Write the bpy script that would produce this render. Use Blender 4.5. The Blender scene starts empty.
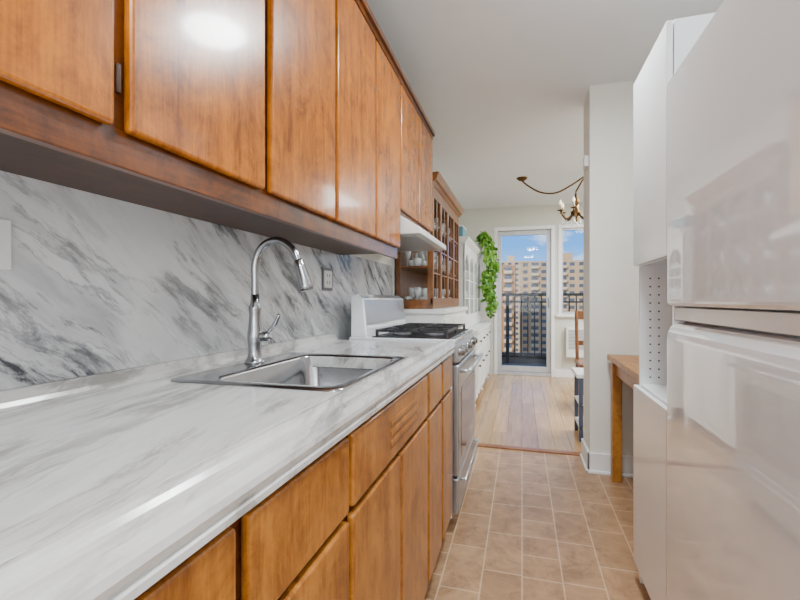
import bpy, bmesh, math, random
from mathutils import Vector, Matrix
random.seed(7)
S=bpy.context.scene
H=1.11
# ---------------- materials ----------------
def newmat(name):
    m=bpy.data.materials.new(name); m.use_nodes=True
    nt=m.node_tree; b=nt.nodes['Principled BSDF']
    return m,nt,b
def rgba(c): return (c[0],c[1],c[2],1)
def simple(name,col,rough=0.5,metal=0,var=0.06,scale=8,coat=0,emit=None,es=0,bump=0,ior=1.5):
    m,nt,b=newmat(name)
    tc=nt.nodes.new('ShaderNodeTexCoord'); n=nt.nodes.new('ShaderNodeTexNoise')
    n.inputs['Scale'].default_value=scale; n.inputs['Detail'].default_value=4
    nt.links.new(tc.outputs['Object'],n.inputs['Vector'])
    r=nt.nodes.new('ShaderNodeValToRGB')
    r.color_ramp.elements[0].position=.3; r.color_ramp.elements[1].position=.7
    r.color_ramp.elements[0].color=rgba([c*(1-var) for c in col]); r.color_ramp.elements[1].color=rgba([min(1,c*(1+var)) for c in col])
    nt.links.new(n.outputs['Fac'],r.inputs['Fac']); nt.links.new(r.outputs['Color'],b.inputs['Base Color'])
    b.inputs['Roughness'].default_value=rough; b.inputs['Metallic'].default_value=metal
    b.inputs['Coat Weight'].default_value=coat; b.inputs['IOR'].default_value=ior
    if emit: b.inputs['Emission Color'].default_value=rgba(emit); b.inputs['Emission Strength'].default_value=es
    if bump:
        bp=nt.nodes.new('ShaderNodeBump'); bp.inputs['Strength'].default_value=bump; bp.inputs['Distance'].default_value=.01
        nt.links.new(n.outputs['Fac'],bp.inputs['Height']); nt.links.new(bp.outputs['Normal'],b.inputs['Normal'])
    return m
def ramp(nt,stops):
    r=nt.nodes.new('ShaderNodeValToRGB'); e=r.color_ramp.elements
    e[0].position=stops[0][0]; e[0].color=rgba(stops[0][1]); e[1].position=stops[-1][0]; e[1].color=rgba(stops[-1][1])
    for p,c in stops[1:-1]:
        x=e.new(p); x.color=rgba(c)
    return r
def noise(nt,vec,scale,detail=5,dist=0,rough=.5):
    n=nt.nodes.new('ShaderNodeTexNoise'); n.inputs['Scale'].default_value=scale; n.inputs['Detail'].default_value=detail
    n.inputs['Distortion'].default_value=dist; n.inputs['Roughness'].default_value=rough
    nt.links.new(vec,n.inputs['Vector']); return n
def mapping(nt,vec,rot=(0,0,0),scale=(1,1,1),loc=(0,0,0)):
    a=nt.nodes.new('ShaderNodeMapping'); a.inputs['Rotation'].default_value=[math.radians(v) for v in rot]; nt.links.new(vec,a.inputs['Vector'])
    c=nt.nodes.new('ShaderNodeMapping'); c.inputs['Scale'].default_value=scale; c.inputs['Location'].default_value=loc; nt.links.new(a.outputs[0],c.inputs['Vector'])
    return c.outputs[0]
def mixc(nt,fac,a,b,mode='MIX'):
    x=nt.nodes.new('ShaderNodeMixRGB'); x.blend_type=mode
    if isinstance(fac,(int,float)): x.inputs[0].default_value=fac
    else: nt.links.new(fac,x.inputs[0])
    for i,v in ((1,a),(2,b)):
        if isinstance(v,(tuple,list)): x.inputs[i].default_value=rgba(v)
        else: nt.links.new(v,x.inputs[i])
    return x.outputs[0]
def math_(nt,op,a,b=0,clamp=False):
    x=nt.nodes.new('ShaderNodeMath'); x.operation=op; x.use_clamp=clamp
    for i,v in ((0,a),(1,b)):
        if isinstance(v,(int,float)): x.inputs[i].default_value=v
        else: nt.links.new(v,x.inputs[i])
    return x.outputs[0]
def wood(name,dark,light,axis='Z',rough=.28,coat=.4,grain=1.0,spec=.5):
    m,nt,b=newmat(name); tc=nt.nodes.new('ShaderNodeTexCoord'); o=tc.outputs['Object']
    sc={'Z':(14,14,1.0),'Y':(14,1.0,14),'X':(1.0,14,14)}[axis]
    v=mapping(nt,o,scale=sc); n1=noise(nt,v,2.2,6,.6)
    n2=noise(nt,mapping(nt,o,scale=(3,3,2)),3.2,12,.8,.8)
    n3=noise(nt,mapping(nt,o,scale=tuple(s*5 for s in sc)),3,3)
    f=math_(nt,'ADD',math_(nt,'MULTIPLY',n1.outputs[0],.3*grain),math_(nt,'MULTIPLY',n2.outputs[0],.7+.3*(1-grain)))
    f=math_(nt,'ADD',f,math_(nt,'MULTIPLY',math_(nt,'SUBTRACT',n3.outputs[0],.5),.2))
    r=ramp(nt,[(.40,dark),(.59,light)]); nt.links.new(f,r.inputs[0]); nt.links.new(r.outputs[0],b.inputs['Base Color'])
    b.inputs['Roughness'].default_value=rough; b.inputs['Coat Weight'].default_value=coat; b.inputs['Coat Roughness'].default_value=.08
    b.inputs['Specular IOR Level'].default_value=spec
    return m
def marble(name,rotx=0,rotz=0,white=(.74,.75,.77),gray=(.25,.26,.29),dark=(.035,.04,.055),amt=1.0,rough=.25,off=0):
    m,nt,b=newmat(name); tc=nt.nodes.new('ShaderNodeTexCoord'); o=tc.outputs['Object']
    warp=noise(nt,o,3,4,0)
    wv=nt.nodes.new('ShaderNodeVectorMath'); wv.operation='MULTIPLY_ADD'
    nt.links.new(warp.outputs['Color'],wv.inputs[0]); wv.inputs[1].default_value=(.10,.10,.10); nt.links.new(o,wv.inputs[2])
    vs=mapping(nt,wv.outputs[0],rot=(rotx,0,rotz),scale=(3.5,1.0,5.5) if rotx else (6.5,.8,3.5),loc=(off,off*.7,off*.3))
    a=noise(nt,vs,1.7,9,.15,.62); c=noise(nt,vs,3.2,12,.25,.72); big=noise(nt,mapping(nt,o,loc=(off+3,1.7,off)),2.6,3,.3)
    r1=ramp(nt,[(.43,(0,0,0)),(.61,(1,1,1))]); nt.links.new(a.outputs[0],r1.inputs[0])
    rid=math_(nt,'ABSOLUTE',math_(nt,'SUBTRACT',a.outputs[0],.50)); r2=ramp(nt,[(0,(1,1,1)),(.018,(0,0,0))]); nt.links.new(rid,r2.inputs[0])
    r3=ramp(nt,[(.485,(0,0,0)),(.575,(1,1,1))]); nt.links.new(c.outputs[0],r3.inputs[0])
    rb=ramp(nt,[(.37,(.15,.15,.15)),(.51,(1,1,1))]); nt.links.new(big.outputs[0],rb.inputs[0])
    f1=math_(nt,'MULTIPLY',math_(nt,'MULTIPLY',r1.outputs[0],rb.outputs[0]),.6*amt)
    col=mixc(nt,f1,white,gray)
    f2=math_(nt,'MULTIPLY',math_(nt,'MULTIPLY',r3.outputs[0],rb.outputs[0]),amt,True)
    f2=math_(nt,'MULTIPLY',f2,math_(nt,'ADD',r1.outputs[0],.2,True))
    col=mixc(nt,f2,col,dark)
    f3=math_(nt,'MULTIPLY',math_(nt,'MULTIPLY',r2.outputs[0],math_(nt,'ADD',rb.outputs[0],.2,True)),.7*amt)
    col=mixc(nt,f3,col,gray)
    nt.links.new(col,b.inputs['Base Color']); b.inputs['Roughness'].default_value=rough
    return m
M={}
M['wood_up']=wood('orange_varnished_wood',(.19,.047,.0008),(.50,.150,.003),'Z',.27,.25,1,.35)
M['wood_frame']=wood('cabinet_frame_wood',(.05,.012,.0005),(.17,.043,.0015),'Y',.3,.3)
M['wood_under_shade']=wood('shaded_underside_wood',(.028,.007,.001),(.07,.020,.003),'Y',.5,.1)  # shade under the cabinets put into the colour, against counter bounce
M['wood_low']=wood('honey_varnished_wood',(.20,.060,.006),(.46,.175,.026),'Z',.3,.2,.8,.4)
M['wood_lowframe']=wood('lower_frame_wood',(.06,.015,.001),(.16,.044,.004),'Y',.35,.3)
M['wood_hutch']=wood('hutch_wood',(.10,.030,.003),(.25,.085,.011),'Z',.35,.2)
M['wood_table']=wood('table_oak',(.28,.10,.012),(.48,.21,.035),'Y',.4,.1)
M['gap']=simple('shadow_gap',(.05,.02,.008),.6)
M['marble_wall']=marble('marble_backsplash',rotx=38,off=2.3,amt=.95)
M['marble_top']=marble('marble_laminate',rotz=-12,white=(.61,.605,.60),gray=(.31,.30,.28),dark=(.16,.15,.135),amt=.68,rough=.18,off=5.1)
M['white_paint']=simple('white_paint',(.74,.75,.73),.45)
M['wall']=simple('wall_paint',(.76,.76,.71),.7,var=.015)
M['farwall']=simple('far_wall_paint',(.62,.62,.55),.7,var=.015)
M['ceil']=simple('ceiling_paint',(.77,.81,.84),.8,var=.01)
M['trim']=simple('trim_paint',(.82,.83,.83),.4,var=.02)
M['appl']=simple('white_enamel',(.80,.85,.89),.04,var=.01,scale=3,coat=1,ior=1.9)
M['melamine']=simple('white_melamine',(.84,.88,.91),.16,var=.01,coat=.3)
M['seal']=simple('gray_seal',(.35,.36,.38),.5)
M['steel']=simple('stainless_steel',(.40,.41,.43),.2,1,.05,30)
M['steelface']=simple('satin_steel_panel',(.42,.43,.45),.3,.85,.03,20)
M['nickel']=simple('brushed_nickel',(.38,.39,.41),.2,1,.04,20)
M['black']=simple('cast_iron',(.012,.012,.014),.45)
M['blackmetal']=simple('black_railing',(.008,.009,.012),.5)
M['ovenglass']=simple('oven_glass',(.03,.033,.036),.06)
M['brass']=simple('antique_brass',(.11,.06,.02),.35,1)
M['candle']=simple('candle_sleeve',(.7,.62,.45),.5)
M['bulb']=simple('bulb',(1,.9,.7),.3,emit=(1,.85,.6),es=2)
M['diff']=simple('lamp_diffuser',(.9,.9,.88),.4,emit=(1,.98,.95),es=12)
M['leaf']=simple('leaf_green',(.05,.18,.01),.5,var=.5,scale=25)
M['leaf2']=simple('leaf_light',(.16,.36,.03),.5,var=.3,scale=25)
M['teal']=simple('teal_box',(.10,.26,.32),.6)
M['china']=simple('china_white',(.75,.76,.76),.15)
M['platedark']=simple('outlet_plate',(.13,.13,.14),.5,.1)
M['concrete']=simple('balcony_concrete',(.05,.06,.075),.7,var=.15)
M['bld']=simple('beige_brick',(.52,.34,.18),.9,var=.06,scale=.3)
M['bld2']=simple('tan_brick',(.42,.19,.07),.9,var=.08,scale=.3)
M['bldwin']=simple('building_window',(.07,.08,.10),.4,var=.3,scale=.4)
M['bldbal']=simple('building_balcony',(.64,.46,.28),.8)
M['tree']=simple('distant_trees',(.06,.12,.03),.9,var=.4,scale=.2)
M['navy']=simple('navy_paint',(.05,.07,.12),.4)
M['plate']=simple('steel_plate',(.50,.51,.52),.3,.6)
M['thresh']=wood('threshold_oak',(.16,.05,.01),(.28,.10,.02),'X',.4,.1)
def glass():
    m=bpy.data.materials.new('window_glass'); m.use_nodes=True; nt=m.node_tree; nt.nodes.clear()
    o=nt.nodes.new('ShaderNodeOutputMaterial'); mx=nt.nodes.new('ShaderNodeMixShader'); t=nt.nodes.new('ShaderNodeBsdfTransparent'); g=nt.nodes.new('ShaderNodeBsdfGlossy')
    g.inputs['Roughness'].default_value=.02; t.inputs[0].default_value=(.96,.98,.98,1)
    mx.inputs[0].default_value=.012
    nt.links.new(t.outputs[0],mx.inputs[1]); nt.links.new(g.outputs[0],mx.inputs[2]); nt.links.new(mx.outputs[0],o.inputs[0]); return m
M['glass']=glass()
def floor_vinyl():
    m,nt,b=newmat('vinyl_tile_floor'); tc=nt.nodes.new('ShaderNodeTexCoord'); o=tc.outputs['Object']
    br=nt.nodes.new('ShaderNodeTexBrick'); v=mapping(nt,o,rot=(0,0,90)); nt.links.new(v,br.inputs['Vector'])
    br.inputs['Scale'].default_value=1; br.inputs['Brick Width'].default_value=.30; br.inputs['Row Height'].default_value=.155
    br.inputs['Mortar Size'].default_value=.0034; br.inputs['Mortar Smooth'].default_value=.3; br.offset=.5; br.squash=.52; br.squash_frequency=3; br.inputs['Bias'].default_value=0
    br.inputs['Color1'].default_value=(.44,.265,.142,1); br.inputs['Color2'].default_value=(.345,.20,.104,1); br.inputs['Mortar'].default_value=(.60,.43,.28,1)
    n=noise(nt,o,8,13,.8,.72); n2=noise(nt,o,3.3,8,.5,.65)
    ridge=math_(nt,'ABSOLUTE',math_(nt,'SUBTRACT',n2.outputs[0],.5)); rr_=ramp(nt,[(0,(.70,.66,.62)),(.02,(1,1,1))]); nt.links.new(ridge,rr_.inputs[0])
    r=ramp(nt,[(.36,(.55,.51,.48)),(.5,(.95,.94,.93)),(.63,(1.22,1.21,1.2))]); nt.links.new(n.outputs[0],r.inputs[0])
    tex=mixc(nt,.7,br.outputs['Color'],r.outputs[0],'MULTIPLY'); tex=mixc(nt,.6,tex,rr_.outputs[0],'MULTIPLY')
    c=mixc(nt,math_(nt,'MULTIPLY',br.outputs['Fac'],.6),tex,(.56,.40,.26))
    nt.links.new(c,b.inputs['Base Color']); b.inputs['Roughness'].default_value=.35
    bp=nt.nodes.new('ShaderNodeBump'); bp.inputs['Strength'].default_value=.3; bp.inputs['Distance'].default_value=.004; nt.links.new(n.outputs[0],bp.inputs['Height']); nt.links.new(bp.outputs[0],b.inputs['Normal'])
    return m
def floor_plank():
    m,nt,b=newmat('oak_plank_floor'); tc=nt.nodes.new('ShaderNodeTexCoord'); o=tc.outputs['Object']
    br=nt.nodes.new('ShaderNodeTexBrick'); v=mapping(nt,o,rot=(0,0,90)); nt.links.new(v,br.inputs['Vector'])
    br.inputs['Scale'].default_value=1; br.inputs['Brick Width'].default_value=1.1; br.inputs['Row Height'].default_value=.12
    br.inputs['Mortar Size'].default_value=.002; br.offset=.37
    br.inputs['Color1'].default_value=(.54,.33,.155,1); br.inputs['Color2'].default_value=(.38,.225,.10,1); br.inputs['Mortar'].default_value=(.17,.09,.04,1)
    n=noise(nt,mapping(nt,o,scale=(18,1.2,1)),2,6,.5); r=ramp(nt,[(.3,(.68,.65,.62)),(.7,(1.15,1.15,1.15))]); nt.links.new(n.outputs[0],r.inputs[0])
    c=mixc(nt,.8,br.outputs[0],r.outputs[0],'MULTIPLY'); nt.links.new(c,b.inputs['Base Color']); b.inputs['Roughness'].default_value=.22
    return m
M['vinyl']=floor_vinyl(); M['plank']=floor_plank()

# ---------------- builder ----------------
class B:
    def __init__(s,name,bevel=0,parent=None,seg=2):
        s.n=name; s.bm=bmesh.new(); s.mats=[]; s.bev=bevel; s.par=parent; s.seg=seg
    def mi(s,m):
        if m not in s.mats: s.mats.append(m)
        return s.mats.index(m)
    def box(s,x0,x1,y0,y1,z0,z1,m):
        vs=[s.bm.verts.new(p) for p in ((x0,y0,z0),(x1,y0,z0),(x1,y1,z0),(x0,y1,z0),(x0,y0,z1),(x1,y0,z1),(x1,y1,z1),(x0,y1,z1))]
        i=s.mi(m)
        for f in ((0,3,2,1),(4,5,6,7),(0,1,5,4),(1,2,6,5),(2,3,7,6),(3,0,4,7)):
            fc=s.bm.faces.new([vs[k] for k in f]); fc.material_index=i
        return s
    def loft(s,loops,m,closed=True,cap0=True,cap1=True,smooth=True):
        i=s.mi(m); L=[[s.bm.verts.new(p) for p in lp] for lp in loops]; n=len(L[0])
        for a,b in zip(L[:-1],L[1:]):
            for k in range(n if closed else n-1):
                f=s.bm.faces.new((a[k],a[(k+1)%n],b[(k+1)%n],b[k])); f.material_index=i; f.smooth=smooth
        if cap0: f=s.bm.faces.new(list(reversed(L[0]))); f.material_index=i
        if cap1: f=s.bm.faces.new(L[-1]); f.material_index=i
        return s
    def prism(s,pts,axis,a,b,m,smooth=False):
        def P(p,t): return {'Y':(p[0],t,p[1]),'X':(t,p[0],p[1]),'Z':(p[0],p[1],t)}[axis]
        return s.loft([[P(p,a) for p in pts],[P(p,b) for p in pts]],m,smooth=smooth)
    def tube(s,path,r,m,seg=12):
        path=[Vector(p) for p in path]; n=len(path); rs=r if isinstance(r,(list,tuple)) else [r]*n
        loops=[]; up=None
        for k,p in enumerate(path):
            t=(path[min(k+1,n-1)]-path[max(k-1,0)]).normalized()
            if up is None:
                ref=Vector((0,0,1)) if abs(t.z)<.9 else Vector((1,0,0)); u=t.cross(ref).normalized()
            else: u=(up-t*up.dot(t)).normalized()
            up=u; w=t.cross(u)
            loops.append([p+(u*math.cos(2*math.pi*j/seg)+w*math.sin(2*math.pi*j/seg))*rs[k] for j in range(seg)])
        return s.loft(loops,m)
    def lathe(s,o,prof,m,axis='Z',seg=20):
        loops=[]
        for r,h in prof:
            r=max(r,.0003); lp=[]
            for j in range(seg):
                c,d=r*math.cos(2*math.pi*j/seg),r*math.sin(2*math.pi*j/seg)
                lp.append({'Z':(o[0]+c,o[1]+d,o[2]+h),'X':(o[0]+h,o[1]+c,o[2]+d),'Y':(o[0]+d,o[1]+h,o[2]+c)}[axis])
            loops.append(lp)
        return s.loft(loops,m)
    def done(s):
        bmesh.ops.recalc_face_normals(s.bm,faces=s.bm.faces)
        me=bpy.data.meshes.new(s.n); s.bm.to_mesh(me); s.bm.free()
        for m in s.mats: me.materials.append(M[m])
        o=bpy.data.objects.new(s.n,me); S.collection.objects.link(o)
        if s.par: o.parent=s.par
        if s.bev:
            b=o.modifiers.new('bev','BEVEL'); b.width=s.bev; b.segments=s.seg; b.limit_method='ANGLE'; b.angle_limit=math.radians(50)
        return o
def empty(name):
    e=bpy.data.objects.new(name,None); S.collection.objects.link(e); e.empty_display_size=.1; return e
def rr(x0,x1,y0,y1,r,z,n=6):
    pts=[]
    for cx,cy,a0 in ((x1-r,y1-r,0),(x0+r,y1-r,90),(x0+r,y0+r,180),(x1-r,y0+r,270)):
        for k in range(n+1):
            a=math.radians(a0+90*k/n); pts.append((cx+r*math.cos(a),cy+r*math.sin(a),z))
    return pts
def smoothpath(pts,n=6):
    pts=[Vector(p) for p in pts]; out=[]
    for i in range(len(pts)-1):
        p0=pts[max(i-1,0)];p1=pts[i];p2=pts[i+1];p3=pts[min(i+2,len(pts)-1)]
        for k in range(n):
            t=k/n; out.append(.5*((2*p1)+(-p0+p2)*t+(2*p0-5*p1+4*p2-p3)*t*t+(-p0+3*p1-3*p2+p3)*t**3))
    out.append(pts[-1]); return out

XW=-.916; CEIL=2.49; YB=-1.6; YF=6.57
# ---------------- room shell ----------------
B('floor').box(-1.1,1.3,YB-.1,3.32,-.1,0,'vinyl').done()
B('floor_living').box(-1.1,2.8,3.32,YF+.16,-.1,0,'plank').done()
B('threshold_strip',.004).box(-.92,.43,3.29,3.35,.0,.010,'thresh').done()
B('ceiling').box(-1.1,2.8,YB-.1,YF+.16,CEIL,CEIL+.1,'ceil').done()
B('wall_left').box(-1.1,XW-.006,YB-.1,YF+.16,0,CEIL,'wall').done()
B('wall_back').box(-1.1,1.3,YB-.1,YB,0,CEIL,'wall').done()
B('wall_right').box(1.12,1.3,YB,3.0,0,CEIL,'wall').done()
B('wall_partition').box(.42,2.8,3.0,3.29,0,CEIL,'wall').done()
B('wall_living_right').box(2.7,2.8,3.29,YF+.16,0,CEIL,'wall').done()
w=B('wall_far')
w.box(-1.1,-.40,YF,YF+.16,0,CEIL,'farwall'); w.box(-.40,2.8,YF,YF+.16,2.19,CEIL,'farwall')
w.box(.45,.50,YF,YF+.16,0,2.19,'farwall'); w.box(.50,1.6,YF,YF+.16,0,.90,'farwall'); w.box(1.6,2.8,YF,YF+.16,0,2.19,'farwall'); w.done()
bb=B('baseboard_partition',.004)
bb.box(.405,1.12,2.985,3.0,0,.13,'trim').box(.405,.42,2.985,3.29,0,.13,'trim').box(.395,1.12,2.973,2.987,0,.02,'trim').box(.395,.407,2.973,3.29,0,.02,'trim').done()
B('baseboard_far',.004).box(.45,2.7,YF-.015,YF,0,.11,'trim').done()
B('wall_backsplash',.001).box(XW-.006,XW,YB,3.02,.90,1.36,'marble_wall').done()
B('trim_backsplash_end',.001).box(XW-.006,XW+.012,3.02,3.035,.9,2.2,'trim').done()

# ---------------- upper cabinets ----------------
UX=-.605; UD=-.586
e=empty('upper_kitchen_cabinets')
c=B('carcass',.002,e)
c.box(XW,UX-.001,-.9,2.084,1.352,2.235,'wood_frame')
c.box(XW,UX-.021,-.9,2.083,1.346,1.3525,'wood_under_shade')
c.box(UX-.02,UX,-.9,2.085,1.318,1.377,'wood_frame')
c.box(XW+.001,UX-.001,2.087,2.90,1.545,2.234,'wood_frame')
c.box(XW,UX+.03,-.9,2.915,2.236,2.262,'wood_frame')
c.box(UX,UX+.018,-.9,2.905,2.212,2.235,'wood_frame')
c.done()
d=B('doors',.007,e,3)
for a,b in ((-.65,-.275),(-.26,.105),(.13,.505),(.53,.898),(.925,1.298),(1.314,1.698),(1.714,2.078)):
    d.box(UX+.0005,UD,a,b,1.372,2.205,'wood_up')
for a,b in ((2.10,2.475),(2.49,2.885)): d.box(UX+.0005,UD,a,b,1.575,2.205,'wood_up')
d.done()
h=B('hinges',.001,e)
for y in (.517,1.306,2.483):
    for z in (1.45,2.12):
        zz=z if y<2 else z+ (.2 if z<1.6 else 0)
        h.tube([(UX+.008,y,zz-.022),(UX+.008,y,zz+.022)],.0045,'gap',8)
h.done()

# range hood
e=empty('range_hood')
c=B('hood_shell',.004,e)
c.prism([(XW,1.543),(-.60,1.543),(-.49,1.475),(-.49,1.445),(XW,1.445)],'Y',2.10,2.87,'white_paint')
c.done()
B('hood_filter',0,e).box(-.86,-.53,2.16,2.81,1.440,1.4445,'plate').done()

# ---------------- lower cabinets ----------------
LX=-.325; LD=-.307
e=empty('base_kitchen_cabinets')
c=B('carcass',.002,e)
c.box(-.90,LX,-.9,.88,.105,.869,'wood_lowframe').box(-.90,LX-.021,.88,1.40,.105,.66,'wood_lowframe').box(LX-.02,LX,.88,1.40,.105,.869,'wood_lowframe').box(-.90,LX,1.40,1.985,.105,.869,'wood_lowframe')
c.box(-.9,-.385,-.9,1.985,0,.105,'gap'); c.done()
d=B('doors_and_drawers',.006,e,3)
for a,b in ((-.6,-.27),(-.25,.09),(.11,.415),(.44,.742),(1.455,1.695),(1.725,1.968)):
    d.box(LX+.0005,LD,a,b,.715,.856,'wood_low')
for a,b in ((-.6,-.27),(-.25,.09),(.11,.415),(.44,.742),(.762,1.092),(1.108,1.43),(1.455,1.695),(1.725,1.968)):
    d.box(LX+.0005,LD,a,b,.13,.70,'wood_low')
d.box(LX+.0005,LD,.762,1.43,.715,.856,'wood_low')
d.done()
v=B('vent_slots',.0008,e)
for k in range(3):
    z=.752+k*.026
    v.box(LD,LD+.0025,1.0,1.27,z,z+.012,'wood_low'); v.box(LD,LD+.0008,1.0,1.27,z-.006,z-.0005,'wood_lowframe')
v.done()
h=B('hinges',0,e)
for y in (.752,1.444,.428):
    for z in (.2,.62): h.tube([(LX+.006,y,z-.02),(LX+.006,y,z+.02)],.0045,'gap',8)
h.done()

# ---------------- countertop ----------------
CZ=.912
front2=[(-.379,CZ),(-.376,CZ-.0015),(-.371,CZ-.0015),(-.366,CZ+.003),(-.360,CZ+.0085),(-.354,CZ+.0115),(-.346,CZ+.0115),(-.339,CZ+.008),(-.333,CZ+.003),(-.327,CZ+.001),(-.318,CZ+.0025),(-.310,CZ+.001),(-.303,CZ-.003),(-.2985,CZ-.009),(-.2965,CZ-.017),(-.2985,CZ-.024),(-.303,CZ-.027),(-.303,CZ-.030),(-.298,CZ-.033),(-.298,CZ-.041),(-.325,CZ-.041),(-.379,CZ-.04)]
cove=[(-.85,CZ-.035),(XW+.001,CZ-.035),(XW+.001,CZ+.033),(XW+.012,CZ+.033),(XW+.015,CZ+.030),(XW+.017,CZ+.012),(XW+.022,CZ+.004),(XW+.030,CZ),(-.85,CZ)]
c=B('kitchen_countertop')
def prof(pl,y0,y1): c.prism(pl,'Y',y0,y1,'marble_top',smooth=False)
prof(cove,-.9,1.99); prof(front2,-.9,1.99)
c.box(-.85,-.379,-.9,.90,CZ-.035,CZ,'marble_top').box(-.85,-.379,1.37,1.99,CZ-.035,CZ,'marble_top').box(-.85,-.79,.90,1.37,CZ-.035,CZ,'marble_top')
ct=c.done()

# ---------------- sink ----------------
e=empty('kitchen_sink')
c=B('basin',0,e)
x0,x1,y0,y1=-.835,-.372,.848,1.418
bx0,bx1,by0,by1=-.735,-.405,.885,1.382
L=[rr(x0,x1,y0,y1,.03,CZ+.0005),rr(x0+.001,x1-.001,y0+.001,y1-.001,.03,CZ+.004),rr(x0+.008,x1-.008,y0+.008,y1-.008,.028,CZ+.006),
   rr(bx0-.012,bx1+.012,by0-.012,by1+.012,.055,CZ+.005),rr(bx0-.004,bx1+.004,by0-.004,by1+.004,.052,CZ+.003),rr(bx0,bx1,by0,by1,.05,CZ-.004),
   rr(bx0+.008,bx1-.008,by0+.008,by1-.008,.05,CZ-.13),rr(bx0+.02,bx1-.02,by0+.02,by1-.02,.05,CZ-.158),rr(bx0+.05,bx1-.05,by0+.05,by1-.05,.05,CZ-.168),rr(-.61,-.52,1.09,1.18,.044,CZ-.172)]
c.loft(L,'steel',cap0=False); c.done()
c=B('drain',0,e); c.lathe((-.565,1.135,CZ-.174),[(.045,0),(.045,.004),(.038,.006),(.034,.003),(.0,.003)],'nickel')
for k in range(6):
    a=k*math.pi/3; c.lathe((-.565+.02*math.cos(a),1.135+.02*math.sin(a),CZ-.171),[(.005,0),(.005,.0008)],'black',seg=8)
c.done()
# ---------------- faucet ----------------
e=empty('kitchen_faucet'); fx,fy,fz=-.790,1.15,CZ+.005
c=B('body',0,e)
c.lathe((fx,fy,fz),[(.031,0),(.031,.005),(.027,.010),(.022,.018),(.0195,.035),(.021,.060),(.0225,.075),(.0225,.09),(.0205,.10),(.018,.125),(.0165,.15),(.019,.165),(.019,.172),(.014,.18),(.0125,.21)],'nickel',seg=28)
c.done()
c=B('spout_neck',0,e)
c.tube(smoothpath([(fx,fy,1.10),(fx,fy,1.17),(fx,fy,1.215),(fx+.013,fy,1.256),(fx+.042,fy,1.283),(fx+.078,fy,1.290),(fx+.112,fy,1.277),(fx+.137,fy,1.250),(fx+.150,fy,1.222)]),.0115,'nickel',18); c.done()
c=B('spray_head',0,e)
c.tube([(fx+.147,fy,1.228),(fx+.149,fy,1.224),(fx+.156,fy,1.205),(fx+.165,fy,1.178),(fx+.173,fy,1.152),(fx+.177,fy,1.140),(fx+.1775,fy,1.138)],[.0125,.0155,.016,.0185,.021,.021,.017],'nickel',20); c.done()
c=B('lever_handle',0,e)
c.tube([(fx,fy,fz+.082),(fx+.035,fy+.008,fz+.082),(fx+.046,fy+.01,fz+.084),(fx+.048,fy+.01,fz+.085)],[.016,.0155,.014,.008],'nickel',16)
c.tube(smoothpath([(fx+.038,fy+.009,fz+.088),(fx+.052,fy+.011,fz+.105),(fx+.066,fy+.012,fz+.125),(fx+.077,fy+.013,fz+.150)],4),[.008]*4+[.0072]*4+[.0062]*4+[.0055],'nickel',12); c.done()

# outlets
c=B('light_switch',.003); c.box(XW,XW+.006,.50,.571,1.165,1.258,'china').box(XW+.006,XW+.010,.527,.545,1.190,1.232,'china').done()
c=B('wall_outlet',.001); c.box(XW,XW+.006,1.865,1.975,1.155,1.267,'platedark').box(XW+.006,XW+.009,1.880,1.960,1.170,1.252,'china')
for z in (1.187,1.222):
    c.box(XW+.009,XW+.0095,1.903,1.910,z,z+.014,'black').box(XW+.009,XW+.0095,1.929,1.936,z,z+.014,'black')
c.done()

# ---------------- stove ----------------
e=empty('gas_range'); sy0,sy1=2.03,2.79; sx=-.30
c=B('body',.005,e)
c.box(-.845,sx-.02,sy0,sy1,.07,.905,'appl'); c.box(-.81,sx-.06,sy0+.02,sy1-.02,0,.07,'black')
c.box(-.845,sx-.005,sy0-.002,sy1+.002,.900,.922,'appl')
c.prism([(-.835,.92),(-.835,1.135),(-.80,1.14),(-.770,1.12),(-.755,.98),(-.75,.92)],'Y',sy0,sy1,'appl')
c.done()
c=B('backguard_panel',.003,e); c.prism([(-.7720,1.112),(-.7690,1.112),(-.7525,.985),(-.7555,.985)],'Y',sy0+.012,sy1-.012,'steelface')
c.prism([(-.7690,1.095),(-.7670,1.095),(-.7575,1.02),(-.7600,1.02)],'Y',sy0+.20,sy1-.20,'ovenglass'); c.done()
c=B('oven_door',.008,e,3); c.box(sx-.02,sx+.012,sy0+.004,sy1-.004,.27,.80,'steelface'); c.done()
B('oven_window',.002,e).box(sx+.012,sx+.0135,sy0+.09,sy1-.09,.34,.68,'ovenglass').done()
c=B('storage_drawer',.008,e,3); c.box(sx-.02,sx+.010,sy0+.004,sy1-.004,.09,.26,'steelface'); c.done()
c=B('front_control_panel',.005,e); c.prism([(sx-.02,.81),(sx+.010,.81),(sx+.012,.83),(sx-.004,.898),(sx-.02,.9)],'Y',sy0+.002,sy1-.002,'steelface'); c.done()
c=B('knobs',0,e)
for y in (2.10,2.21,2.41,2.61,2.72): c.lathe((sx+.004,y,.857),[(.024,0),(.024,.006),(.020,.010),(.018,.026),(.012,.030),(0,.030)],'nickel','X',18)
c.done()
c=B('oven_handle',0,e)
c.tube([(sx+.055,sy0+.05,.765),(sx+.055,sy1-.05,.765)],.012,'plate',14)
for y in (sy0+.07,sy1-.07): c.tube([(sx+.01,y,.765),(sx+.055,y,.765)],.009,'plate',10)
c.tube([(sx+.035,sy0+.06,.235),(sx+.035,sy1-.06,.235)],.007,'plate',10)
for y in (sy0+.08,sy1-.08): c.tube([(sx+.008,y,.235),(sx+.035,y,.235)],.006,'plate',10)
c.done()
c=B('cooktop_recess',.002,e); c.box(-.73,sx-.03,sy0+.02,sy1-.02,.9221,.926,'black'); c.done()
c=B('burners_and_grates',.0015,e)
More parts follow.
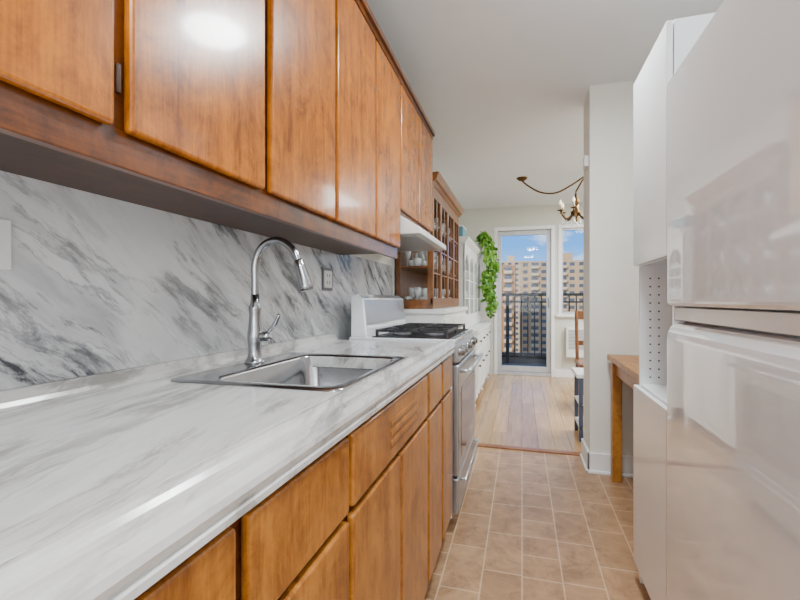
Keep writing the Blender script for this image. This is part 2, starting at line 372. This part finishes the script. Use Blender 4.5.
for gy0,gy1 in ((sy0+.045,sy0+.36),(sy1-.36,sy1-.045)):
    gx0,gx1=-.71,sx-.055; zt=.960
    for x in (gx0,gx1,(gx0+gx1)/2): c.box(x-.006,x+.006,gy0,gy1,zt-.012,zt,'black')
    for y in (gy0,gy1,(gy0+gy1)/2): c.box(gx0,gx1,y-.006,y+.006,zt-.012,zt-.0005,'black')
    for x in (gx0,gx1):
        for y in (gy0,gy1): c.box(x-.007,x+.007,y-.007,y+.007,.924,zt+.0005,'black')
    for x in (gx0+.09,gx1-.09):
        c.lathe((x,(gy0+gy1)/2,.926),[(.05,0),(.048,.008),(.034,.010),(.034,.018),(.0,.02)],'platedark')
        for a in (45,135,225,315):
            r=math.radians(a); c.tube([(x+.02*math.cos(r),(gy0+gy1)/2+.02*math.sin(r),zt-.006),(x+.09*math.cos(r),(gy0+gy1)/2+.09*math.sin(r),zt-.006)],.005,'black',6)
c.done()

# ---------------- refrigerator ----------------
e=empty('refrigerator'); fX=.42; y0,y1=.735,1.475
c=B('cabinet',.01,e); c.box(fX+.065,1.10,y0+.01,y1-.005,.04,1.765,'appl'); c.box(fX+.08,1.05,y0+.03,y1-.03,0,.06,'black'); c.done()
B('door_seals',0,e).box(fX+.045,fX+.068,y0+.015,y1-.015,.12,1.75,'seal').done()
c=B('freezer_door',.014,e,4); c.box(fX,fX+.055,y0,y1,1.092,1.768,'appl'); c.done()
c=B('fresh_food_door',.010,e,4)
pr=[(fX+.055,.115),(fX,.115),(fX,.995),(fX+.003,1.015),(fX+.010,1.030),(fX+.022,1.040),(fX+.040,1.045),(fX+.055,1.045)]
c.loft([[(p[0],y0,p[1]) for p in pr],[(p[0],y1,p[1]) for p in pr]],'appl',smooth=False); c.done()
c=B('grip_rail',.003,e); c.box(fX+.02,fX+.045,y0+.01,y1-.01,1.050,1.088,'melamine'); c.done()
c=B('kick_grille',.002,e); c.box(fX+.05,fX+.07,y0+.02,y1-.02,.03,.105,'seal')
c.done()
# ---------------- pantry cabinet ----------------
e=empty('pantry_cabinet'); pX=.425; y0,y1=1.485,1.895; pT=1.965
c=B('carcass',.0015,e)
c.box(pX+.02,.83,y1-.018,y1,0,pT,'melamine').box(pX+.02,.83,y0,y0+.018,0,pT,'melamine').box(.812,.828,y0+.018,y1-.018,0,pT-.001,'melamine')
for z in (.07,.765,1.243,pT-.019): c.box(pX+.021,.811,y0+.018,y1-.018,z,z+.018,'melamine')
c.box(pX+.06,pX+.075,y0+.018,y1-.018,0,.07,'melamine')
c.done()
c=B('shelf_pin_holes',0,e)
for x in (pX+.055,pX+.085,):
    for k in range(13): c.lathe((x,y1-.0195,.81+k*.032),[(.0035,0),(.0035,.001)],'gap','Y',8)
c.done()
c=B('cabinet_doors',.003,e)
c.box(pX,pX+.018,y0+.002,y1,.08,.775,'melamine'); c.box(pX,pX+.018,y0+.002,y1,1.245,pT,'melamine'); c.done()

# ---------------- side table ----------------
e=empty('side_table')
c=B('table_top',.004,e); c.box(.515,1.08,2.15,2.96,.735,.768,'wood_table'); c.done()
c=B('apron',.002,e); c.box(.55,.565,2.2,2.92,.65,.735,'wood_table').box(1.03,1.045,2.2,2.92,.65,.735,'wood_table').box(.56,1.04,2.905,2.92,.65,.735,'wood_table').box(.56,1.04,2.2,2.215,.65,.735,'wood_table'); c.done()
c=B('legs',.003,e)
for x in (.53,1.01):
    for y in (2.19,2.875): c.box(x,x+.055,y,y+.055,0,.735,'wood_table')
c.done()

# ---------------- wooden china hutch over white buffet ----------------
e=empty('wooden_china_hutch'); hy0,hy1=3.06,4.38; hx0,hx1=-.905,-.62; z0,z1=1.045,1.95
c=B('frame',.003,e)
c.box(hx0,hx0+.012,hy0,hy1,z0,z1,'wood_hutch')
for z in (z0,z1-.03): c.box(hx0,hx1-.002,hy0,hy1,z,z+.03,'wood_hutch')
for x in (hx0,hx1-.041):
    for y in (hy0+.001,hy1-.036): c.box(x,x+.04,y,y+.035,z0+.001,z1-.001,'wood_hutch')
c.box(hx0,hx1-.003,hy1-.02,hy1-.005,z0,z1,'wood_hutch')
c.prism([(hx0,z1+.0005),(hx1,z1+.0005),(hx1+.015,z1+.02),(hx1+.03,z1+.03),(hx1+.045,z1+.065),(hx1+.05,z1+.08),(hx0,z1+.08)],'Y',hy0-.03,hy1+.02,'wood_hutch')
c.box(hx0+.001,hx1-.002,hy0+.002,hy0+.03,z1-.10,z1-.002,'wood_hutch').box(hx0+.001,hx1-.002,hy0+.002,hy0+.03,z0+.002,z0+.07,'wood_hutch')
n=4; w_=(hy1-hy0)/n
for k in range(n):
    a=hy0+k*w_; b=a+w_
    c.box(hx1-.02,hx1+.002,a+.002,a+.03,z0+.02,z1-.02,'wood_hutch').box(hx1-.02,hx1+.002,b-.03,b-.002,z0+.02,z1-.02,'wood_hutch')
    c.box(hx1-.02,hx1+.003,a+.001,b-.001,z0+.02,z0+.08,'wood_hutch').box(hx1-.02,hx1+.003,a+.001,b-.001,z1-.09,z1-.02,'wood_hutch')
    m_=(a+b)/2; c.box(hx1-.006,hx1-.001,m_-.007,m_+.007,z0+.03,z1-.03,'wood_hutch')
    for j in range(1,4):
        zz=z0+.08+j*(z1-z0-.17)/4; c.box(hx1-.006,hx1-.002,a+.03,b-.03,zz-.006,zz+.006,'wood_hutch')
for j in (1,2): c.box(hx0,hx1-.02,hy0+.005,hy1-.01,z0+j*.3,z0+j*.3+.015,'wood_hutch')
c.done()
g=B('glass_panes',0,e); g.box(hx1-.011,hx1-.007,hy0+.03,hy1-.03,z0+.05,z1-.05,'glass').box(hx0+.04,hx1-.04,hy0+.012,hy0+.015,z0+.05,z1-.08,'glass').done()
c=B('glassware',0,e)
for j,zz in enumerate((z0+.031,z0+.316,z0+.616)):
    for i in range(27):
        x=hx0+.07+.075*(i%3); y=hy0+.09+.13*(i//3)
        if (i+j)%2: c.lathe((x,y,zz),[(.02,0),(.022,.003),(.004,.008),(.004,.05),(.02,.07),(.028,.10),(.026,.13),(.024,.13),(.026,.10),(0,.06)],'china',seg=14)
        else: c.lathe((x,y,zz),[(.018,0),(.03,.03),(.036,.06),(.034,.06),(.025,.02),(0,.01)],'china',seg=14)
c.done()
e=empty('white_buffet')
c=B('cabinet',.005,e); c.box(-.9,-.55,3.06,4.38,.10,1.01,'white_paint'); c.box(-.91,-.53,3.045,4.395,1.01,1.044,'white_paint')
for k in range(3):
    a=3.09+k*.43; c.box(-.55,-.535,a,a+.40,.17,.76,'white_paint').box(-.55,-.535,a,a+.40,.79,.97,'white_paint').box(-.535,-.530,a+.05,a+.35,.23,.70,'white_paint')
for x in (-.88,-.60):
    for y in (3.08,4.31): c.box(x,x+.05,y,y+.05,0,.1,'white_paint')
c.done()
# white carved hutch
e=empty('white_china_cabinet'); y0,y1=4.45,6.33
c=B('lower_cabinet',.006,e)
c.box(-.905,-.455,y0+.02,y1-.02,.13,.76,'white_paint'); c.box(-.91,-.43,y0,y1,.76,.795,'white_paint')
for k in range(4):
    a=y0+.06+k*.445; c.box(-.455,-.443,a,a+.41,.18,.56,'white_paint').box(-.455,-.443,a,a+.41,.59,.74,'white_paint').box(-.443,-.438,a+.06,a+.35,.23,.51,'white_paint')
    c.lathe((-.443,a+.205,.665),[(.006,0),(.006,.01),(.014,.016),(.012,.024),(0,.027)],'brass','X',10)
    c.lathe((-.438,a+.05,.42),[(.006,0),(.006,.01),(.014,.016),(.012,.024),(0,.027)],'brass','X',10)
for k in range(8):
    a=y0+.05+k*.222; c.prism([(a,.14),(a+.222,.14),(a+.19,.10),(a+.111,.07),(a+.03,.10)],'X',-.47,-.452,'white_paint')
for x in (-.86,-.49):
    for y in (y0+.07,(y0+y1)/2,y1-.07): c.tube([(x,y,.14),(x+.012,y,.09),(x-.005,y,.04),(x+.01,y,.008),(x+.01,y,0)],[.035,.03,.018,.022,.02],'white_paint',10)
c.done()
c=B('upper_cabinet',.004,e); ux=-.57; ut=1.70
c.box(-.905,-.893,y0+.03,y1-.05,.795,ut,'white_paint').box(-.905,ux-.001,y0+.03,y0+.055,.796,ut-.001,'white_paint').box(-.905,ux-.001,y1-.075,y1-.05,.796,ut-.001,'white_paint')
for z in (.85,1.15,1.42,ut-.02): c.box(-.904,ux-.02,y0+.031,y1-.051,z,z+.018,'white_paint')
c.prism([(-.905,ut),(ux,ut),(ux+.04,ut+.05),(ux+.04,ut+.07),(-.905,ut+.07)],'Y',y0+.01,y1-.03,'white_paint')
wd=(y1-y0-.08)/4
for k in range(4):
    a=y0+.03+k*wd; b=a+wd; mid=(a+b)/2
    c.box(ux-.02,ux,a,a+.045,.80,ut,'white_paint').box(ux-.02,ux,b-.045,b,.80,ut,'white_paint').box(ux-.02,ux+.001,a,b,.80,.95,'white_paint').box(ux-.02,ux+.001,a,b,ut-.10,ut,'white_paint')
    r=(wd-.09)/2; pts=[(mid-r,ut-.10)]+[(mid-r*math.cos(t*math.pi/10),ut-.10-.14+.14*math.sin(t*math.pi/10)) for t in range(0,11)]+[(mid+r,ut-.10)]
    for q in range(1,len(pts)-2):
        p,p2=pts[q],pts[q+1]; c.prism([(p[0],p[1]),(p2[0],p2[1]),(p2[0],ut-.09),(p[0],ut-.09)],'X',ux-.018,ux-.002,'white_paint')
    c.box(ux-.012,ux-.004,mid-.007,mid+.007,.95,ut-.1,'white_paint')
    for z in (1.12,1.32): c.box(ux-.012,ux-.004,a,b,z,z+.014,'white_paint')
c.done()
B('cabinet_glass',0,e).box(ux-.011,ux-.009,y0+.07,y1-.09,.94,ut-.05,'glass').done()
c=B('dishes',0,e)
for zz in (.868,1.168,1.438):
    for i in range(10):
        c.lathe((-.75,y0+.2+i*.155,zz),[(.025,0),(.05,.03),(.055,.06),(.052,.06),(.03,.02),(0,.01)],'china',seg=12)
c.done()
c=B('storage_boxes',.006); c.box(-.85,-.60,4.55,4.85,1.771,1.90,'teal').box(-.85,-.62,4.9,5.15,1.771,1.86,'china').box(-.86,-.595,4.54,4.86,1.885,1.905,'china').done()

# vine
e=empty('hanging_vine_plant')
c=B('pot',0,e); c.lathe((-.60,6.0,1.771),[(.06,0),(.075,.05),(.085,.12),(.09,.13),(.08,.13),(.075,.11),(0,.10)],'china'); c.done()
c=B('leaves',0,e)
def leaf(p,d,s,m):
    d=Vector(d).normalized(); side=d.cross(Vector((random.uniform(-1,1),random.uniform(-1,1),random.uniform(-1,1)))).normalized(); nn=d.cross(side)
    P=Vector(p); pts=[P,P+d*s*.3+side*s*.38+nn*s*.1,P+d*s*.7+side*s*.3+nn*s*.08,P+d*s,P+d*s*.7-side*s*.3+nn*s*.08,P+d*s*.3-side*s*.38+nn*s*.1]
    vs=[c.bm.verts.new(q) for q in pts]; i=c.mi(m)
    for f in ((0,1,2,3),(0,3,4,5)): fc=c.bm.faces.new([vs[k] for k in f]); fc.material_index=i
for sidx in range(7):
    yy=5.75+sidx*.07; xx=-.465+random.uniform(-.02,.03)+.012*sidx; zb=[1.25,.98,1.12,.9,1.1,.95,1.05][sidx]
    path=smoothpath([(-.60,6.0,1.88),(-.50,(6.0+yy)/2,2.0),(xx-.01,yy,1.86),(xx+.02,yy+.02,1.58),(xx-.02,yy,1.3),(xx+.01,yy,zb)],7)
    c.tube(path,.003,'leaf',5)
    for p in path:
        for k in range(4):
            leaf(p+Vector((random.uniform(-.03,.03),random.uniform(-.03,.03),random.uniform(-.03,.03))),(random.uniform(-.9,.9),random.uniform(-1,1),random.uniform(-1.4,.2)),random.uniform(.045,.08),random.choice(['leaf','leaf2','leaf2']))
c.done()

# ---------------- balcony door & window ----------------
e=empty('door_1')
c=B('door_frame',.004,e); Y=YF
c.box(-.40,-.355,Y-.012,Y+.14,0,2.19,'trim').box(.405,.45,Y-.012,Y+.14,0,2.19,'trim').box(-.355,.405,Y-.012,Y+.14,2.14,2.19,'trim').box(-.355,.405,Y,Y+.16,0,.045,'plate'); c.done()
c=B('glazed_door_leaf',.004,e)
c.box(-.352,-.295,Y+.05,Y+.09,.05,2.137,'plate').box(.345,.402,Y+.05,Y+.09,.05,2.137,'plate').box(-.295,.345,Y+.05,Y+.09,2.07,2.137,'plate').box(-.295,.345,Y+.05,Y+.09,.05,.13,'plate')
c.tube([(.372,Y+.05,1.0),(.372,Y+.01,1.0),(.372,Y+.01,1.14),(.372,Y+.05,1.14)],.008,'nickel',8); c.done()
B('door_glass',0,e).box(-.295,.345,Y+.068,Y+.072,.13,2.07,'glass').done()
e=empty('window_1')
c=B('window_frame',.004,e)
c.box(.50,.545,Y-.012,Y+.12,.90,2.19,'trim').box(1.555,1.6,Y-.012,Y+.12,.90,2.19,'trim').box(.545,1.555,Y-.012,Y+.12,2.14,2.19,'trim').box(.47,1.63,Y-.05,Y+.12,.87,.91,'trim').box(1.03,1.07,Y+.04,Y+.09,.91,2.14,'trim')
c.box(.545,.57,Y+.04,Y+.09,.91,2.14,'plate').box(.57,1.52,Y+.04,Y+.09,2.115,2.14,'plate').box(.57,1.52,Y+.04,Y+.09,.91,.94,'plate').done()
B('window_glass_pane',0,e).box(.55,1.55,Y+.063,Y+.067,.92,2.13,'glass').done()
e=empty('through_wall_air_conditioner')
c=B('housing',.006,e); c.box(.60,1.25,Y-.10,Y-.001,.30,.72,'white_paint'); c.done()
c=B('grille',.001,e)
for k in range(14): c.box(.63,1.22,Y-.106,Y-.099,.42+k*.02,.43+k*.02,'seal')
c.done()

# balcony
c=B('balcony_slab'); c.box(-2.2,3.2,Y+.16,8.15,-.18,-.02,'concrete').done()
c=B('balcony_railing',.003); ry=8.0
c.box(-2.2,3.2,ry-.03,ry+.03,1.18,1.23,'blackmetal').box(-2.2,3.2,ry-.015,ry+.015,1.06,1.09,'blackmetal').box(-2.2,3.2,ry-.015,ry+.015,.08,.12,'blackmetal').box(-2.2,3.2,ry+.02,ry+.1,-.02,.16,'concrete')
x=-2.2
while x<3.2:
    c.box(x-.011,x+.011,ry-.011,ry+.011,.08,1.19,'blackmetal'); x+=.115
for x in (-1.6,-.25,1.1,2.5): c.box(x-.03,x+.03,ry-.03,ry+.03,-.02,1.2,'blackmetal')
c.done()

# ---------------- city ----------------
def tower(name,x0,x1,y,top,mat,fl=2.9,bay=3.6,depth=18,bal=True):
    c=B(name); c.box(x0,x1,y,y+depth,-70,top,mat)
    c.box(x0+(x1-x0)*.4,x0+(x1-x0)*.6,y+4,y+12,top,top+3.5,mat)
    z=top-fl; r=0
    while z>-60:
        x=x0+1; k=0
        while x+bay<x1:
            if bal and k%3==1:
                c.box(x,x+bay-.6,y-1.4,y,z-.1,z+.95,'bldbal'); c.box(x+.1,x+bay-.7,y-.05,y+.1,z+.95,z+2.3,'bldwin')
            else:
                c.box(x+.4,x+bay-1.3,y-.06,y+.1,z+.8,z+2.2,'bldwin')
            x+=bay; k+=1
        z-=fl; r+=1
    return c.done()
tower('apartment_tower',-1,34,185,17,'bld')
tower('apartment_tower',-30,-2.2,150,13,'bld2',2.9,3.3)
tower('apartment_tower',37,70,200,19,'bld')
tower('apartment_tower',-16,4,240,22,'bldbal',bal=False)
tower('apartment_tower',8,26,110,-16,'bld2',bal=False)
tower('apartment_tower',72,100,180,12,'bld2')
B('city_ground').box(-400,400,12,900,-72,-70,'tree').done()

# ---------------- chandelier ----------------
e=empty('chandelier'); cx,cy=.56,5.0
c=B('canopy_and_swag_chain',0,e)
c.lathe((.0,5.05,CEIL-.035),[(.0,0),(.03,.002),(.055,.02),(.06,.035)],'brass')
pth=smoothpath([(0,5.05,CEIL-.03),(.06,5.05,2.40),(.20,5.04,2.31),(.36,5.02,2.29),(.52,5.0,2.36),(cx+.14,cy,CEIL-.01)],8)
pth2=[(cx+.14,cy,CEIL-.01),(cx+.06,cy,2.39),(cx,cy,2.28)]
c.tube(pth,.009,'brass',8); c.tube(pth2,.009,'brass',8); c.done()
c=B('arms_and_column',0,e)
c.lathe((cx,cy,1.95),[(.0,0),(.018,.01),(.024,.03),(.010,.05),(.04,.08),(.055,.11),(.025,.14),(.012,.17),(.03,.20),(.04,.23),(.015,.27),(.010,.32),(.0,.33)],'brass')
b2=B('candles_and_crystals',0,e)
for k in range(6):
    a=k*math.pi/3+.3; ca,sa=math.cos(a),math.sin(a)
    c.tube(smoothpath([(cx+.02*ca,cy+.02*sa,2.08),(cx+.07*ca,cy+.07*sa,2.0),(cx+.12*ca,cy+.12*sa,2.0),(cx+.165*ca,cy+.165*sa,2.07)],5),.011,'brass',8)
    c.lathe((cx+.165*ca,cy+.165*sa,2.07),[(.008,0),(.035,.008),(.038,.012),(.012,.014),(.012,.02)],'brass',seg=12)
    b2.lathe((cx+.165*ca,cy+.165*sa,2.09),[(.011,0),(.011,.05),(.009,.051)],'candle',seg=10)
    b2.lathe((cx+.165*ca,cy+.165*sa,2.142),[(.007,0),(.014,.015),(.010,.035),(.001,.055)],'bulb',seg=10)
    for j in range(3):
        q=.05+j*.05; b2.lathe((cx+q*ca,cy+q*sa,1.93),[(.0,0),(.009,.012),(.004,.03),(.001,.07)],'china',seg=6)
c.done(); b2.done()
# chair & stool
e=empty('dining_chair'); c=B('chair_frame',.004,e); X0,Y0=.555,4.55
for x in (X0,X0+.40):
    c.box(x,x+.035,Y0,Y0+.035,0,.44,'wood_hutch'); c.tube([(x+.017,Y0+.42,0),(x+.017,Y0+.42,.45),(x+.017,Y0+.50,.99)],.018,'wood_hutch',8)
c.box(X0-.01,X0+.445,Y0-.01,Y0+.44,.44,.475,'wood_hutch').box(X0,X0+.43,Y0+.485,Y0+.51,.90,.99,'wood_hutch').box(X0,X0+.43,Y0+.455,Y0+.475,.62,.67,'wood_hutch')
for k in range(1,5): c.tube([(X0+.017+.08*k,Y0+.44,.475),(X0+.017+.08*k,Y0+.495,.92)],.009,'wood_hutch',8)
c.done()
e=empty('step_stool'); c=B('stool_frame',.004,e); X0,Y0=.43,3.62
for x in (X0,X0+.34):
    for y in (Y0,Y0+.3): c.box(x,x+.03,y,y+.03,0,.5,'navy')
c.box(X0-.02,X0+.39,Y0-.02,Y0+.35,.5,.53,'white_paint').box(X0,X0+.37,Y0,Y0+.33,.28,.30,'white_paint').box(X0,X0+.37,Y0,Y0+.33,.10,.12,'white_paint'); c.done()
c=B('wall_door_chime',.003); c.box(.395,.42,3.05,3.13,1.99,2.06,'china').done()

# ceiling lamps
def lamp(x,y,p):
    e=empty('flush_ceiling_lamp'); c=B('base',0,e); c.lathe((x,y,CEIL-.03),[(.0,0),(.16,0),(.165,.01),(.165,.03)],'nickel',seg=32); c.done()
    c=B('diffuser',0,e); c.lathe((x,y,CEIL-.085),[(.0,0),(.07,.006),(.12,.022),(.15,.05),(.155,.06)],'diff',seg=32); c.done()
    l=bpy.data.lights.new('lamp_light','AREA'); l.shape='DISK'; l.size=.28; l.energy=p; l.color=(.94,.98,1)
    o=bpy.data.objects.new('lamp_light',l); o.location=(x,y,CEIL-.09); S.collection.objects.link(o); o.parent=e
lamp(.25,1.75,34); lamp(.2,-.3,28)  # the second, behind the camera, is an unseen lamp added for more light
def area(name,loc,rot,sx_,sy_,p,col=(1,1,1)):
    l=bpy.data.lights.new(name,'AREA'); l.shape='RECTANGLE'; l.size=sx_; l.size_y=sy_; l.energy=p; l.color=col
    o=bpy.data.objects.new(name,l); o.location=loc; o.rotation_euler=[math.radians(r) for r in rot]; S.collection.objects.link(o); return o
area('rear_fill_light',(.1,YB+.1,1.5),(90,0,0),1.6,1.6,44,(.93,.97,1))  # added soft key behind the camera; the back wall has no window
area('living_room_fill',(1.6,4.9,CEIL-.05),(0,0,0),1.2,1.6,145,(.97,.99,1))  # added ceiling fill without a fixture, brightens the far room
sun=bpy.data.lights.new('sun','SUN'); sun.energy=4.6; sun.angle=.01; sun.color=(1,.93,.84)
so=bpy.data.objects.new('sun',sun); S.collection.objects.link(so); so.rotation_euler=Vector((.35,.85,-.45)).to_track_quat('-Z','Y').to_euler()

# world sky
W=bpy.data.worlds.new('sky'); S.world=W; W.use_nodes=True; nt=W.node_tree; bg=nt.nodes['Background']
tc=nt.nodes.new('ShaderNodeTexCoord'); sx_=nt.nodes.new('ShaderNodeSeparateXYZ'); nt.links.new(tc.outputs['Generated'],sx_.inputs[0])
g=ramp(nt,[(0.0,(.42,.66,.95)),(.12,(.10,.36,.90)),(.5,(.05,.2,.7))]); nt.links.new(sx_.outputs['Z'],g.inputs[0])
n=noise(nt,mapping(nt,tc.outputs['Generated'],scale=(1,1,2.6)),5.5,7,.3,.55); r=ramp(nt,[(.48,(0,0,0)),(.66,(.9,.9,.9))]); nt.links.new(n.outputs[0],r.inputs[0])
nt.links.new(mixc(nt,r.outputs[0],g.outputs[0],(.95,.97,1.0)),bg.inputs[0]); bg.inputs[1].default_value=2.0

# camera
cam=bpy.data.cameras.new('camera'); co=bpy.data.objects.new('camera',cam); S.collection.objects.link(co); S.camera=co
co.location=(0,0,H); co.rotation_euler=(math.radians(90),0,math.atan(122/430)); cam.sensor_width=36; cam.lens=430/800*36; cam.clip_start=.02; cam.clip_end=2000
